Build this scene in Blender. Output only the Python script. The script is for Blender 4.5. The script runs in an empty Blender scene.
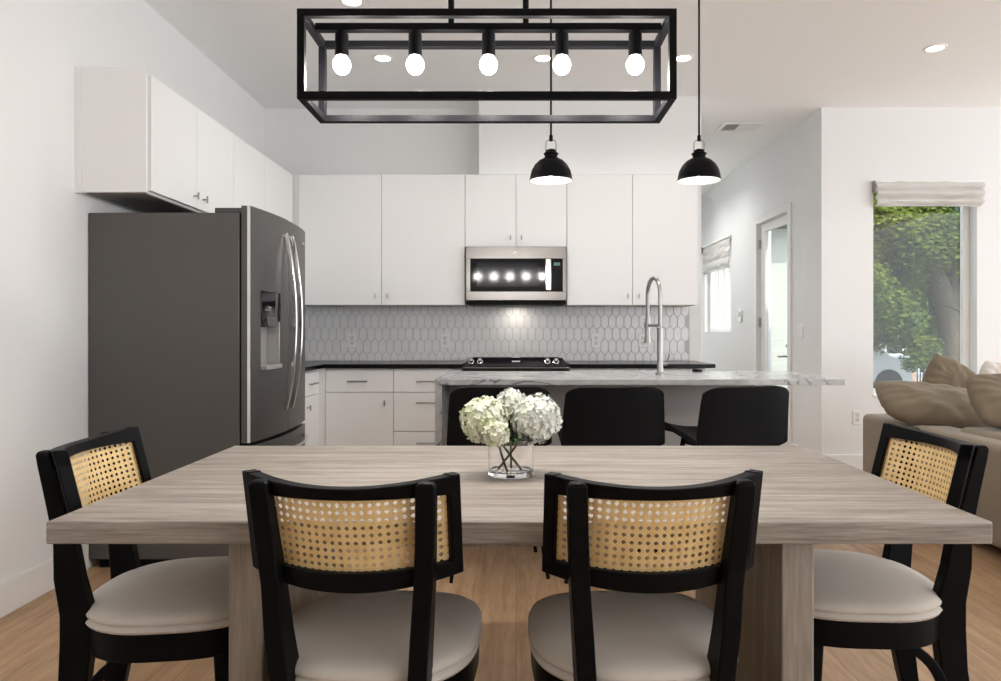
import bpy, bmesh, math, random
from mathutils import Vector, Matrix, noise
C = bpy.context.scene.collection
PI = math.pi
F, VX, VY, CH = 705.0, 516.0, 332.0, 1.16

# ------------------------------------------------------------------ materials
MATS = {}
def new_mat(name):
    m = bpy.data.materials.new(name); m.use_nodes = True
    return m, m.node_tree, m.node_tree.nodes['Principled BSDF']
def pm(name, col, rough=.5, metal=0.0, spec=.5, emit=None, estr=0, coat=0, sheen=0, bump=None, var=None, trans=0, ior=1.45, alpha=1):
    if name in MATS: return MATS[name]
    m, nt, b = new_mat(name)
    b.inputs['Base Color'].default_value = (*col, 1)
    b.inputs['Roughness'].default_value = rough
    b.inputs['Metallic'].default_value = metal
    b.inputs['Specular IOR Level'].default_value = spec
    b.inputs['Coat Weight'].default_value = coat
    b.inputs['Sheen Weight'].default_value = sheen
    b.inputs['Transmission Weight'].default_value = trans
    b.inputs['IOR'].default_value = ior
    b.inputs['Alpha'].default_value = alpha
    if emit:
        b.inputs['Emission Color'].default_value = (*emit, 1); b.inputs['Emission Strength'].default_value = estr
    tc = nt.nodes.new('ShaderNodeTexCoord')
    if bump:   # (scale, strength, distance)
        n = nt.nodes.new('ShaderNodeTexNoise'); n.inputs['Scale'].default_value = bump[0]; n.inputs['Detail'].default_value = 4
        nt.links.new(tc.outputs['Object'], n.inputs['Vector'])
        bp = nt.nodes.new('ShaderNodeBump'); bp.inputs['Strength'].default_value = bump[1]; bp.inputs['Distance'].default_value = bump[2]
        nt.links.new(n.outputs['Fac'], bp.inputs['Height']); nt.links.new(bp.outputs['Normal'], b.inputs['Normal'])
    if var:    # (scale, colour2)
        n = nt.nodes.new('ShaderNodeTexNoise'); n.inputs['Scale'].default_value = var[0]; n.inputs['Detail'].default_value = 5
        nt.links.new(tc.outputs['Object'], n.inputs['Vector'])
        r = nt.nodes.new('ShaderNodeValToRGB')
        r.color_ramp.elements[0].position = .35; r.color_ramp.elements[1].position = .65
        r.color_ramp.elements[0].color = (*col, 1); r.color_ramp.elements[1].color = (*var[1], 1)
        nt.links.new(n.outputs['Fac'], r.inputs['Fac']); nt.links.new(r.outputs['Color'], b.inputs['Base Color'])
    MATS[name] = m
    return m

def wood_mat(name, cols, scale=(1, 14, 14), rough=.45, plank=None, seam=(.3, .2, .12), coat=0, fine=1.0):
    """cols: three ramp colours; scale stretches the grain; plank = (axis-along, axis-across, width, length)"""
    m, nt, b = new_mat(name); N, L = nt.nodes, nt.links
    tc = N.new('ShaderNodeTexCoord')
    mp = N.new('ShaderNodeMapping'); mp.inputs['Scale'].default_value = scale
    L.new(tc.outputs['Object'], mp.inputs['Vector'])
    vec = mp.outputs['Vector']
    seamfac = None; rnd = None
    if plank:
        sep = N.new('ShaderNodeSeparateXYZ'); L.new(tc.outputs['Object'], sep.inputs[0])
        comb = N.new('ShaderNodeCombineXYZ')
        L.new(sep.outputs[plank[0]], comb.inputs[0]); L.new(sep.outputs[plank[1]], comb.inputs[1])
        br = N.new('ShaderNodeTexBrick'); br.offset = .37; br.offset_frequency = 3
        br.inputs['Scale'].default_value = 1; br.inputs['Brick Width'].default_value = plank[3]; br.inputs['Row Height'].default_value = plank[2]
        br.inputs['Mortar Size'].default_value = plank[4] if len(plank) > 4 else .0012
        br.inputs['Mortar Smooth'].default_value = .2
        br.inputs['Color1'].default_value = (0, 0, 0, 1); br.inputs['Color2'].default_value = (1, 1, 1, 1)
        L.new(comb.outputs[0], br.inputs['Vector'])
        seamfac = br.outputs['Fac']; rnd = br.outputs['Color']
        add = N.new('ShaderNodeVectorMath'); add.operation = 'MULTIPLY_ADD'
        L.new(rnd, add.inputs[0]); add.inputs[1].default_value = (7.3, 7.3, 7.3); L.new(vec, add.inputs[2])
        vec = add.outputs[0]
    n1 = N.new('ShaderNodeTexNoise'); n1.inputs['Scale'].default_value = 1.6 * fine; n1.inputs['Detail'].default_value = 8; n1.inputs['Roughness'].default_value = .62
    n1.inputs['Distortion'].default_value = .6
    L.new(vec, n1.inputs['Vector'])
    n2 = N.new('ShaderNodeTexNoise'); n2.inputs['Scale'].default_value = 9 * fine; n2.inputs['Detail'].default_value = 6
    L.new(vec, n2.inputs['Vector'])
    mx = N.new('ShaderNodeMix'); mx.data_type = 'FLOAT'; mx.inputs[0].default_value = .35
    L.new(n1.outputs['Fac'], mx.inputs[2]); L.new(n2.outputs['Fac'], mx.inputs[3])
    r = N.new('ShaderNodeValToRGB'); e = r.color_ramp.elements
    e[0].position = .34; e[0].color = (*cols[0], 1); e[1].position = .66; e[1].color = (*cols[2], 1)
    k = e.new(.5); k.color = (*cols[1], 1)
    L.new(mx.outputs[0], r.inputs['Fac'])
    col = r.outputs['Color']
    if plank:
        hv = N.new('ShaderNodeHueSaturation')
        mr = N.new('ShaderNodeMapRange'); mr.inputs[3].default_value = .86; mr.inputs[4].default_value = 1.1
        L.new(rnd, mr.inputs[0]); L.new(mr.outputs[0], hv.inputs['Value']); L.new(col, hv.inputs['Color'])
        m2 = N.new('ShaderNodeMix'); m2.data_type = 'RGBA'
        L.new(seamfac, m2.inputs[0]); L.new(hv.outputs[0], m2.inputs[6]); m2.inputs[7].default_value = (*seam, 1)
        col = m2.outputs[2]
    L.new(col, b.inputs['Base Color'])
    b.inputs['Roughness'].default_value = rough; b.inputs['Coat Weight'].default_value = coat
    bp = N.new('ShaderNodeBump'); bp.inputs['Strength'].default_value = .25; bp.inputs['Distance'].default_value = .001
    L.new(mx.outputs[0], bp.inputs['Height']); L.new(bp.outputs['Normal'], b.inputs['Normal'])
    MATS[name] = m
    return m

def marble_mat():
    m, nt, b = new_mat('marble'); N, L = nt.nodes, nt.links
    tc = N.new('ShaderNodeTexCoord')
    n = N.new('ShaderNodeTexNoise'); n.inputs['Scale'].default_value = 2.2; n.inputs['Detail'].default_value = 9; n.inputs['Distortion'].default_value = 1.2
    L.new(tc.outputs['Object'], n.inputs['Vector'])
    r = N.new('ShaderNodeValToRGB'); e = r.color_ramp.elements
    e[0].position = .40; e[0].color = (.62, .62, .62, 1); e[1].position = .60; e[1].color = (.56, .56, .57, 1)
    k = e.new(.485); k.color = (.60, .60, .60, 1)
    k = e.new(.50); k.color = (.16, .17, .19, 1)
    k = e.new(.515); k.color = (.55, .55, .56, 1)
    L.new(n.outputs['Fac'], r.inputs['Fac'])
    n2 = N.new('ShaderNodeTexNoise'); n2.inputs['Scale'].default_value = 18; n2.inputs['Detail'].default_value = 6
    L.new(tc.outputs['Object'], n2.inputs['Vector'])
    m2 = N.new('ShaderNodeMix'); m2.data_type = 'RGBA'; m2.blend_type = 'MULTIPLY'; m2.inputs[0].default_value = .55
    L.new(r.outputs[0], m2.inputs[6]); L.new(n2.outputs['Fac'], m2.inputs[7])
    L.new(m2.outputs[2], b.inputs['Base Color']); b.inputs['Roughness'].default_value = .18
    MATS['marble'] = m
    return m

WALL = pm('wall_paint', (.785, .795, .80), .7, bump=(60, .05, .002))
CEIL = pm('ceiling_paint', (.88, .895, .90), .8, bump=(40, .04, .002))
TRIM = pm('trim_paint', (.82, .82, .81), .4)
CAB = pm('cabinet_lacquer', (.785, .79, .79), .38)
CABIN = pm('cabinet_carcass', (.74, .73, .71), .5)
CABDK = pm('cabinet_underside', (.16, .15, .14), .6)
BLACK = pm('black_lacquer', (.004, .004, .0045), .40, spec=.09, bump=(30, .05, .001))
BLKMET = pm('black_metal', (.004, .004, .005), .45, spec=.1)
BLKLEA = pm('black_leather', (.005, .005, .0055), .55, spec=.12, bump=(220, .25, .001))
BLKSTONE = pm('black_stone', (.005, .005, .006), .2, spec=.2)
STEEL = pm('brushed_steel', (.27, .26, .255), .26, 1.0)
CHROME = pm('chrome', (.75, .75, .75), .12, 1.0)
NICKEL = pm('nickel', (.36, .35, .34), .3, 1.0)
SLATE = pm('slate_steel', (.105, .10, .096), .38, .55)
SLATESIDE = pm('slate_side_paint', (.085, .080, .077), .5)
DKGLASS = pm('dark_glass', (.004, .004, .006), .06, spec=.4)
GROUT = pm('grout', (.50, .49, .48), .8)
TILE = pm('glazed_tile', (.78, .785, .79), .14, var=(6, (.74, .745, .755)))
CUSH = pm('cream_fabric', (.58, .54, .49), .9, sheen=.2, bump=(400, .3, .0006), var=(5, (.62, .58, .53)))
CANE = pm('cane', (.80, .60, .30), .5, bump=(300, .2, .0005), var=(30, (.72, .50, .22)))
SOFA = pm('tan_linen', (.26, .215, .16), .95, sheen=.15, bump=(350, .35, .0008), var=(4, (.235, .195, .145)))
PILLOW = pm('taupe_linen', (.185, .145, .098), .95, sheen=.15, bump=(250, .4, .001), var=(6, (.155, .12, .08)))
WPILLOW = pm('white_linen', (.62, .58, .54), .95, sheen=.3, bump=(250, .4, .001))
SHADE = pm('shade_fabric', (.62, .61, .59), .9, bump=(200, .4, .001))
PLASTIC = pm('white_plastic', (.80, .80, .79), .35)
PLSH = pm('grey_plastic', (.45, .45, .44), .4)
BULB = pm('bulb_glow', (1, 1, 1), .4, emit=(1, .96, .90), estr=9)
CANGLOW = pm('downlight_glow', (1, 1, 1), .4, emit=(1, .97, .93), estr=6)
WHITEIN = pm('white_enamel', (.85, .84, .82), .35)
PETAL = pm('white_petal', (.72, .73, .63), .7, var=(25, (.64, .69, .46)), sheen=.1)
PETALW = pm('pure_white_petal', (.76, .77, .76), .7, var=(18, (.70, .74, .64)))
LEAF = pm('green_leaf', (.035, .085, .02), .45)
STEM = pm('green_stem', (.14, .22, .05), .5)
BARK = pm('bark', (.10, .08, .06), .9, bump=(12, .8, .03), var=(3, (.12, .10, .08)))
TREE1 = pm('tree_leaf', (.022, .065, .012), .6, var=(.8, (.12, .15, .015)), spec=.2)
SIDING = pm('white_siding', (.50, .51, .47), .6)
HOUSEB = pm('grey_blue_siding', (.33, .40, .48), .6)
ROOFM = pm('roof_shingle', (.12, .12, .13), .8, bump=(20, .5, .02))
VANW = pm('white_car_paint', (.50, .52, .55), .3, coat=.3)
RUBBER = pm('rubber', (.02, .02, .02), .7)
POSTW = pm('post_timber', (.42, .25, .14), .7)
PAVE = pm('paving', (.17, .17, .17), .9, bump=(8, .3, .01))
LAWN = pm('lawn', (.07, .12, .03), .9, bump=(30, .8, .03))

OAK = wood_mat('oak_floor', ((.30, .175, .09), (.42, .262, .145), (.53, .35, .21)), (14, 1.1, 14), .42, plank=('Y', 'X', .19, 1.9), seam=(.14, .075, .035))
TOPW = wood_mat('table_top_wood', ((.20, .175, .148), (.285, .255, .22), (.385, .35, .31)), (1.3, 16, 16), .36, plank=('X', 'Y', .124, 9.0, .0016), seam=(.22, .17, .13))
LEGW = wood_mat('table_leg_wood', ((.20, .17, .14), (.29, .25, .21), (.40, .36, .31)), (16, 16, 1.3), .5)
EDGEW = wood_mat('table_edge_wood', ((.16, .135, .115), (.29, .255, .22), (.44, .40, .36)), (1.5, 22, 26), .5)
MARBLE = marble_mat()

def glass_mat(name, tint=(1, 1, 1), rough=0):
    m = bpy.data.materials.new(name); m.use_nodes = True; nt = m.node_tree
    for n in list(nt.nodes): nt.nodes.remove(n)
    o = nt.nodes.new('ShaderNodeOutputMaterial'); g = nt.nodes.new('ShaderNodeBsdfGlossy'); t = nt.nodes.new('ShaderNodeBsdfTransparent')
    t.inputs[0].default_value = (*tint, 1); g.inputs['Roughness'].default_value = .02
    mx = nt.nodes.new('ShaderNodeMixShader'); lw = nt.nodes.new('ShaderNodeLayerWeight'); lw.inputs['Blend'].default_value = .5
    pw = nt.nodes.new('ShaderNodeMath'); pw.operation = 'POWER'; pw.inputs[1].default_value = 5; nt.links.new(lw.outputs['Facing'], pw.inputs[0])
    fr = nt.nodes.new('ShaderNodeMath'); fr.operation = 'MULTIPLY_ADD'; fr.inputs[1].default_value = .9; fr.inputs[2].default_value = .03; nt.links.new(pw.outputs[0], fr.inputs[0])
    nt.links.new(fr.outputs[0], mx.inputs[0]); nt.links.new(t.outputs[0], mx.inputs[1]); nt.links.new(g.outputs[0], mx.inputs[2])
    nt.links.new(mx.outputs[0], o.inputs[0]); MATS[name] = m
    return m
WGLASS = glass_mat('window_glass', (.93, .95, .95))
VGLASS = pm('vase_glass', (1, 1, 1), .0, trans=1, ior=1.45)
WATER = pm('water', (1, 1, 1), .0, trans=1, ior=1.33)

# ------------------------------------------------------------------ mesh helpers
def box(bm, x0, x1, y0, y1, z0, z1, M=None):
    vs = [bm.verts.new(p) for p in ((x0, y0, z0), (x1, y0, z0), (x1, y1, z0), (x0, y1, z0), (x0, y0, z1), (x1, y0, z1), (x1, y1, z1), (x0, y1, z1))]
    if M is not None:
        for v in vs: v.co = M @ v.co
    for f in ((0, 3, 2, 1), (4, 5, 6, 7), (0, 1, 5, 4), (1, 2, 6, 5), (2, 3, 7, 6), (3, 0, 4, 7)): bm.faces.new([vs[i] for i in f])
def rings(bm, R, cap=True, closed=True):
    rv = [[bm.verts.new(p) for p in r] for r in R]
    n = len(rv[0])
    for a, b in zip(rv, rv[1:]):
        for i in range(n if closed else n - 1):
            j = (i + 1) % n
            bm.faces.new((a[i], a[j], b[j], b[i]))
    if cap:
        bm.faces.new(rv[0][::-1]); bm.faces.new(rv[-1])
    return rv
def lathe(bm, prof, c=(0, 0, 0), n=32, cap=False):
    R = [[(c[0] + r * math.cos(2 * PI * i / n), c[1] + r * math.sin(2 * PI * i / n), c[2] + z) for i in range(n)] for r, z in prof]
    rings(bm, R, cap)
def tube(bm, pts, r, n=12, flat=None, up=None, cap=True):
    """sweep a circle (or a w x h rectangle when flat) along pts; r may be a list"""
    P = [Vector(p) for p in pts]; R = []
    ref = Vector(up) if up else None
    for i, p in enumerate(P):
        t = (P[min(i + 1, len(P) - 1)] - P[max(i - 1, 0)]).normalized()
        a = ref if ref else (Vector((0, 0, 1)) if abs(t.z) < .9 else Vector((1, 0, 0)))
        u = t.cross(a).normalized(); v = u.cross(t).normalized()
        if not ref: ref = v.copy()
        else: ref = v.copy() if not up else ref
        if flat:
            w, h = flat[i] if isinstance(flat, list) else flat
            R.append([p + u * (sx * w / 2) + v * (sy * h / 2) for sx, sy in ((-1, -1), (1, -1), (1, 1), (-1, 1))])
        else:
            rr = r[i] if isinstance(r, (list, tuple)) else r
            R.append([p + u * (rr * math.cos(2 * PI * k / n)) + v * (rr * math.sin(2 * PI * k / n)) for k in range(n)])
    rings(bm, R, cap)
def ball(bm, c, r, sx=1, sy=1, sz=1, seg=20, rg=12):
    bmesh.ops.create_uvsphere(bm, u_segments=seg, v_segments=rg, radius=1, matrix=Matrix.Translation(c) @ Matrix.Diagonal((r * sx, r * sy, r * sz, 1)))

def obj(name, bm, mat, parent=None, loc=None, bevel=0, smooth=35, seg=2, sub=0):
    bmesh.ops.recalc_face_normals(bm, faces=bm.faces)
    me = bpy.data.meshes.new(name); bm.to_mesh(me); bm.free()
    for m in (mat if isinstance(mat, (list, tuple)) else [mat]): me.materials.append(m)
    if smooth:
        me.polygons.foreach_set('use_smooth', [True] * len(me.polygons)); me.set_sharp_from_angle(angle=math.radians(smooth))
    o = bpy.data.objects.new(name, me); C.objects.link(o)
    if parent: o.parent = parent
    if loc: o.location = loc
    if bevel:
        b = o.modifiers.new('Bevel', 'BEVEL'); b.width = bevel; b.segments = seg; b.limit_method = 'ANGLE'; b.angle_limit = math.radians(40)
    if sub:
        s = o.modifiers.new('Sub', 'SUBSURF'); s.levels = sub; s.render_levels = sub
    return o
def bobj(name, mat, parent, *boxes, **k):
    bm = bmesh.new()
    for b in boxes: box(bm, *b)
    return obj(name, bm, mat, parent, **k)
def thing(name, label, cat, loc=(0, 0, 0), rz=0, group=None):
    o = bpy.data.objects.new(name, None); C.objects.link(o)
    o.location = loc; o.rotation_euler = (0, 0, rz); o.empty_display_size = .1
    o['label'] = label; o['category'] = cat
    if group: o['group'] = group
    return o
def tag(o, label, cat, group=None):
    o['label'] = label; o['category'] = cat
    if group: o['group'] = group
    return o
def struct(name, mat, *boxes, **k):
    o = bobj(name, mat, None, *boxes, **k); o['kind'] = 'structure'; return o
def dup(root, loc=None, rz=None, label=None):
    r = root.copy(); C.objects.link(r)
    if loc is not None: r.location = loc
    if rz is not None: r.rotation_euler = (0, 0, rz)
    if label: r['label'] = label
    for ch in list(root.children):
        c = ch.copy(); C.objects.link(c); c.parent = r
        for g in ch.children:
            d = g.copy(); C.objects.link(d); d.parent = c
    return r

# ------------------------------------------------------------------ setting
XL, YB, H = -2.1, 5.90, 3.03       # left wall, back wall, ceiling height
XR, YW = 2.544, 5.87               # hall wall, window wall
XK = 1.55                          # right end of kitchen wall
XE, Y0, YH = 6.6, -3.2, 10.2
struct('floor', OAK, (XL - .12, XE, Y0, YW + .16, -.12, 0), (XL - .12, XR + .14, YW + .16, YH, -.12, 0), smooth=0)
struct('ceiling', CEIL, (XL - .12, XE, Y0, YW + .16, H, H + .15), (XL - .12, XR + .14, YW + .16, YH + .1, H, H + .15), smooth=0)
struct('wall_left', WALL, (XL - .12, XL, Y0, YB + .12, 0, H), smooth=0)
struct('wall_back', WALL, (XL, XK, YB, YB + .12, 0, H), (XK - .12, XK, YB + .12, YH, 0, H), smooth=0)
struct('wall_far', WALL, (XK - .12, XK + .05, YH, YH + .1, 0, H), (XR - .05, XR + .14, YH, YH + .1, 0, H), (XK + .05, XR - .05, YH, YH + .1, 2.6, H), smooth=0)
w = struct('unseen_fill_window', TRIM, (XK + .05, XK + .11, YH + .03, YH + .08, 0, 2.6), (XR - .11, XR - .05, YH + .03, YH + .08, 0, 2.6), (XK + .11, XR - .11, YH + .03, YH + .08, 2.54, 2.6), (XK + .11, XR - .11, YH + .03, YH + .08, 0, .06), smooth=0)  # added unseen window at the hall end, lets daylight into the hall
bobj('pane', WGLASS, w, (XK + .11, XR - .11, YH + .05, YH + .056, .06, 2.54), smooth=0)
struct('wall_rear_blocker', WALL, (XL - .12, 2.6, Y0 - .12, Y0, 0, H), smooth=0)  # unseen wall, put in and sized to darken reflections and the left side
SOF_X0 = (479 - VX) / 125.9
struct('wall_soffit', WALL, (SOF_X0, 1.462, 5.60, YB, 2.412, H), smooth=0)
# hall wall with door and window openings
dy0, dy1, dz = 6.57, 7.42, 2.29
wy0, wy1, wz0, wz1 = 8.34, 9.50, 1.16, 2.31
struct('wall_right', WALL,
       (XR, XR + .14, YW + .16, dy0, 0, H), (XR, XR + .14, dy0, dy1, dz, H), (XR, XR + .14, dy1, wy0, 0, H),
       (XR, XR + .14, wy0, wy1, 0, wz0), (XR, XR + .14, wy0, wy1, wz1, H), (XR, XR + .14, wy1, YH, 0, H), smooth=0)
# window wall
ox0, ox1, oz0, oz1 = 2.975, 3.84, .63, 2.40
struct('wall_window', WALL, (XR, ox0, YW, YW + .16, 0, H), (ox1, XE, YW, YW + .16, 0, H), (ox0, ox1, YW, YW + .16, 0, oz0), (ox0, ox1, YW, YW + .16, oz1, H), smooth=0)
# baseboards
struct('baseboard_left', TRIM, (XL, XL + .016, Y0, 3.44, 0, .14), bevel=.003)
struct('baseboard_window', TRIM, (XR + .0, XE, YW - .016, YW, 0, .14), bevel=.003)
struct('baseboard_right', TRIM, (XR - .016, XR, YW - .016, 6.49, 0, .14), (XR - .016, XR, 7.5, YH, 0, .14), bevel=.003)
# front window: frame, sash, pane, sill
w = struct('window_1', TRIM, (ox0, ox0 + .05, 5.97, 6.02, oz0, oz1), (ox1 - .05, ox1, 5.97, 6.02, oz0, oz1), (ox0 + .05, ox1 - .05, 5.97, 6.02, oz0, oz0 + .05), (ox0 + .05, ox1 - .05, 5.97, 6.02, oz1 - .05, oz1), bevel=.004)
bobj('pane', WGLASS, w, (ox0 + .05, ox1 - .05, 5.992, 5.998, oz0 + .05, oz1 - .05), smooth=0)
bobj('window_sill', TRIM, w, (ox0, ox1, YW - .01, 5.97, oz0 - .012, oz0 + .006), bevel=.003)
w = struct('window_2', TRIM, (XR + .06, XR + .11, wy0, wy0 + .06, wz0, wz1), (XR + .06, XR + .11, wy1 - .06, wy1, wz0, wz1), (XR + .06, XR + .11, wy0 + .06, wy1 - .06, wz0, wz0 + .05), (XR + .06, XR + .11, wy0 + .06, wy1 - .06, wz1 - .05, wz1),
           *[(XR + .07, XR + .10, y - .018, y + .018, wz0 + .05, wz1 - .05) for y in (8.62, 8.86, 9.10)], bevel=.003)
bobj('pane', WGLASS, w, (XR + .083, XR + .087, wy0 + .06, wy1 - .06, wz0 + .05, wz1 - .05), smooth=0)
# door with casing, full-height glass, lever and hinges
d = struct('door_1', TRIM, (XR + .03, XR + .07, dy0 + .01, dy0 + .12, .01, dz - .01), (XR + .03, XR + .07, dy1 - .13, dy1 - .01, .01, dz - .01),
           (XR + .03, XR + .07, dy0 + .12, dy1 - .13, .01, .26), (XR + .03, XR + .07, dy0 + .12, dy1 - .13, 2.2, dz - .01), bevel=.003)
bobj('pane', WGLASS, d, (XR + .048, XR + .052, dy0 + .12, dy1 - .13, .26, 2.2), smooth=0)
for z in (.40, 1.26, 2.08):
    bobj('hinge', NICKEL, d, (XR + .012, XR + .03, dy1 - .022, dy1 + .0, z - .05, z + .05), bevel=.003)
bm = bmesh.new(); box(bm, XR + .018, XR + .03, dy0 + .05, dy0 + .09, .82, 1.08)
tube(bm, [(XR + .03, dy0 + .07, .93), (XR - .03, dy0 + .07, .93), (XR - .035, dy0 + .10, .928), (XR - .03, dy0 + .19, .925)], .009)
tube(bm, [(XR + .03, dy0 + .07, 1.03), (XR + .0, dy0 + .07, 1.03)], .014)
obj('door_handle', bm, NICKEL, d, bevel=.002)
struct('trim_1', TRIM, (XR - .018, XR, 6.50, dy0, 0, dz + .07), (XR - .018, XR, dy1, 7.49, 0, dz + .07), (XR - .018, XR, dy0, dy1, dz, dz + .07), bevel=.003)

# ------------------------------------------------------------------ ceiling things
DL = [(-.908, 4.81, 'recessed ceiling downlight seen between first and second chandelier bulbs'),
      (.184, 4.81, 'recessed ceiling downlight just left of the middle pendant cord'),
      (1.14, 4.81, 'recessed ceiling downlight right of the chandelier cage near the right pendant cord'),
      (-.926, 3.98, 'recessed ceiling downlight cut off by the photo top edge above the chandelier'),
      (2.76, 4.64, 'recessed ceiling downlight alone at the right over the sofa')]
dl0 = thing('ceiling_downlight', '', 'ceiling light', (0, 0, H), group='recessed downlights')
bm = bmesh.new(); lathe(bm, [(.052, -.004), (.056, -.007), (.068, -.006), (.072, 0), (.072, .0)], n=28)
obj('trim_ring', bm, WHITEIN, dl0)
bm = bmesh.new(); lathe(bm, [(.0001, -.003), (.052, -.003)], n=28); obj('diffuser', bm, CANGLOW, dl0)
def can_or_fill_light(x, y, p=14, parent=None):
    l = bpy.data.lights.new('downlight_or_fill', 'SPOT'); l.energy = p; l.spot_size = math.radians(150); l.spot_blend = 1; l.shadow_soft_size = .05; l.color = (1, .97, .93)
    o = bpy.data.objects.new('downlight_or_fill', l); C.objects.link(o); o.location = (x, y, H - .02)
    return o
CANP = 12
for i, (x, y, lab) in enumerate(DL):
    if i: t = dup(dl0, (x, y, H), label=lab)
    else: t = dl0; t.location = (x, y, H); t['label'] = lab
    o = can_or_fill_light(0, 0, CANP); o.parent = t; o.location = (0, 0, -.02)
# air vent
t = thing('ceiling_vent', 'white louvred air vent in the ceiling near the hall', 'vent', (2.04, 6.42, H))
bobj('vent_frame', WHITEIN, t, (-.18, .18, -.13, -.10, -.01, 0), (-.18, .18, .10, .13, -.01, 0), (-.18, -.15, -.10, .10, -.01, 0), (.15, .18, -.10, .10, -.01, 0), bevel=.002)
bobj('duct_opening', pm('vent_dark', (.05, .05, .05), .8), t, (-.15, .15, -.10, .10, -.002, 0), smooth=0)
bm = bmesh.new()
for k in range(14):
    M = Matrix.Translation((-.14 + k * .0215, 0, -.007)) @ Matrix.Rotation(math.radians(-28 if k < 6 else 25), 4, 'Y')
    box(bm, -.010, .010, -.10, .10, -.0007, .0007, M)
obj('louvre', bm, WHITEIN, t)

for y in (7.9, 8.7): can_or_fill_light(1.9, y, 30)  # added fill spots hidden in the hall, no fixtures, to brighten it
# chandelier
ZB, ZT = 1.790, 2.010
t = thing('cage_chandelier', 'long black open-cage chandelier with five round bulbs above the dining table', 'chandelier', (-.0775, 1.985, 0))
hx, hy, r = .495, .103, .010
bm = bmesh.new()
for z in (ZB, ZT):
    for sy in (-1, 1): box(bm, -hx - r, hx + r, sy * hy - r, sy * hy + r, z - r, z + r)
    for sx in (-1, 1): box(bm, sx * hx - r, sx * hx + r, -hy + r, hy - r, z - r, z + r)
for sx in (-1, 1):
    for sy in (-1, 1): box(bm, sx * hx - r, sx * hx + r, sy * hy - r, sy * hy + r, ZB + r, ZT - r)
obj('cage_frame', bm, BLKMET, t, bevel=.0015)
bobj('crossbar', BLKMET, t, (-hx + r, hx - r, -.012, .012, ZT - .004, ZT + .016), bevel=.0015)
for x in (-.105, .105):
    bm = bmesh.new(); tube(bm, [(x, 0, ZT + .016), (x, 0, H - .02)], .0085); obj('rod', bm, BLKMET, t)
bobj('canopy', BLKMET, t, (-.17, .17, -.055, .055, H - .022, H), bevel=.003)
for k in range(5):
    x = -.413 + k * .2065
    bm = bmesh.new(); lathe(bm, [(.0001, ZT - .004), (.012, ZT - .004), (.012, ZT - .010), (.0185, ZT - .012), (.019, ZT - .074), (.016, ZT - .074), (.0001, ZT - .072)], (x, 0, 0), 24)
    obj('socket', bm, BLKMET, t)
    bm = bmesh.new(); lathe(bm, [(.0001, -.049), (.010, -.0475), (.018, -.042), (.0235, -.033), (.0255, -.023), (.0235, -.012), (.018, -.004), (.0145, .003)], (x, 0, ZT - .075), 24)
    bo = obj('bulb', bm, BULB, t)
    l = bpy.data.lights.new('bulb_lamp', 'POINT'); l.energy = 9.5; l.shadow_soft_size = .03; l.color = (1, .95, .90)
    lo = bpy.data.objects.new('bulb_lamp', l); C.objects.link(lo); lo.parent = t; lo.location = (x, 0, ZT - .135)

# pendants
pd = thing('dome_pendant', 'small black dome pendant lamp hanging left, in front of cabinets', 'pendant lamp', ((551 - VX) / 185.5, 3.80, 1.974), group='dome pendants over the island')
bm = bmesh.new()
lathe(bm, [(.116, 0), (.1175, .004), (.114, .008), (.112, .025), (.105, .055), (.089, .085), (.066, .108), (.040, .122), (.034, .126), (.034, .140), (.040, .143), (.040, .148), (.030, .152), (.026, .166), (.012, .172), (.0001, .172)], n=40)
obj('dome', bm, BLKMET, pd)
bm = bmesh.new(); lathe(bm, [(.116, .0005), (.110, .008), (.108, .025), (.100, .053), (.085, .082), (.062, .104), (.030, .118), (.0001, .119)], n=40)
obj('inner_reflector', bm, WHITEIN, pd)
bm = bmesh.new(); ball(bm, (0, 0, .055), .032); tube(bm, [(0, 0, .08), (0, 0, .117)], .014); obj('bulb', bm, BULB, pd)
bm = bmesh.new()
tube(bm, [(-.027, 0, .150), (-.027, 0, .205), (-.020, 0, .218), (0, 0, .222), (.020, 0, .218), (.027, 0, .205), (.027, 0, .150)], .0035, 8)
obj('handle_loop', bm, NICKEL, pd)
bm = bmesh.new(); tube(bm, [(0, 0, .215), (0, 0, .245)], .010); tube(bm, [(0, 0, .24), (0, 0, H - 1.974 - .015)], .0055, 8); obj('cord', bm, BLKMET, pd)
bm = bmesh.new(); lathe(bm, [(.0001, -.02), (.05, -.018), (.06, -.005), (.06, 0)], (0, 0, H - 1.974)); obj('canopy', bm, BLKMET, pd)
dup(pd, ((699 - VX) / 185.5, 3.80, 1.974), label='small black dome pendant lamp hanging right, beside the hall opening')
for X in ((551 - VX) / 185.5, (699 - VX) / 185.5):
    l = bpy.data.lights.new('pendant_lamp', 'SPOT'); l.energy = 8; l.spot_size = math.radians(140); l.spot_blend = .6; l.shadow_soft_size = .03; l.color = (1, .97, .93)
    lo = bpy.data.objects.new('pendant_lamp', l); C.objects.link(lo); lo.location = (X, 3.80, 1.99)

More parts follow.
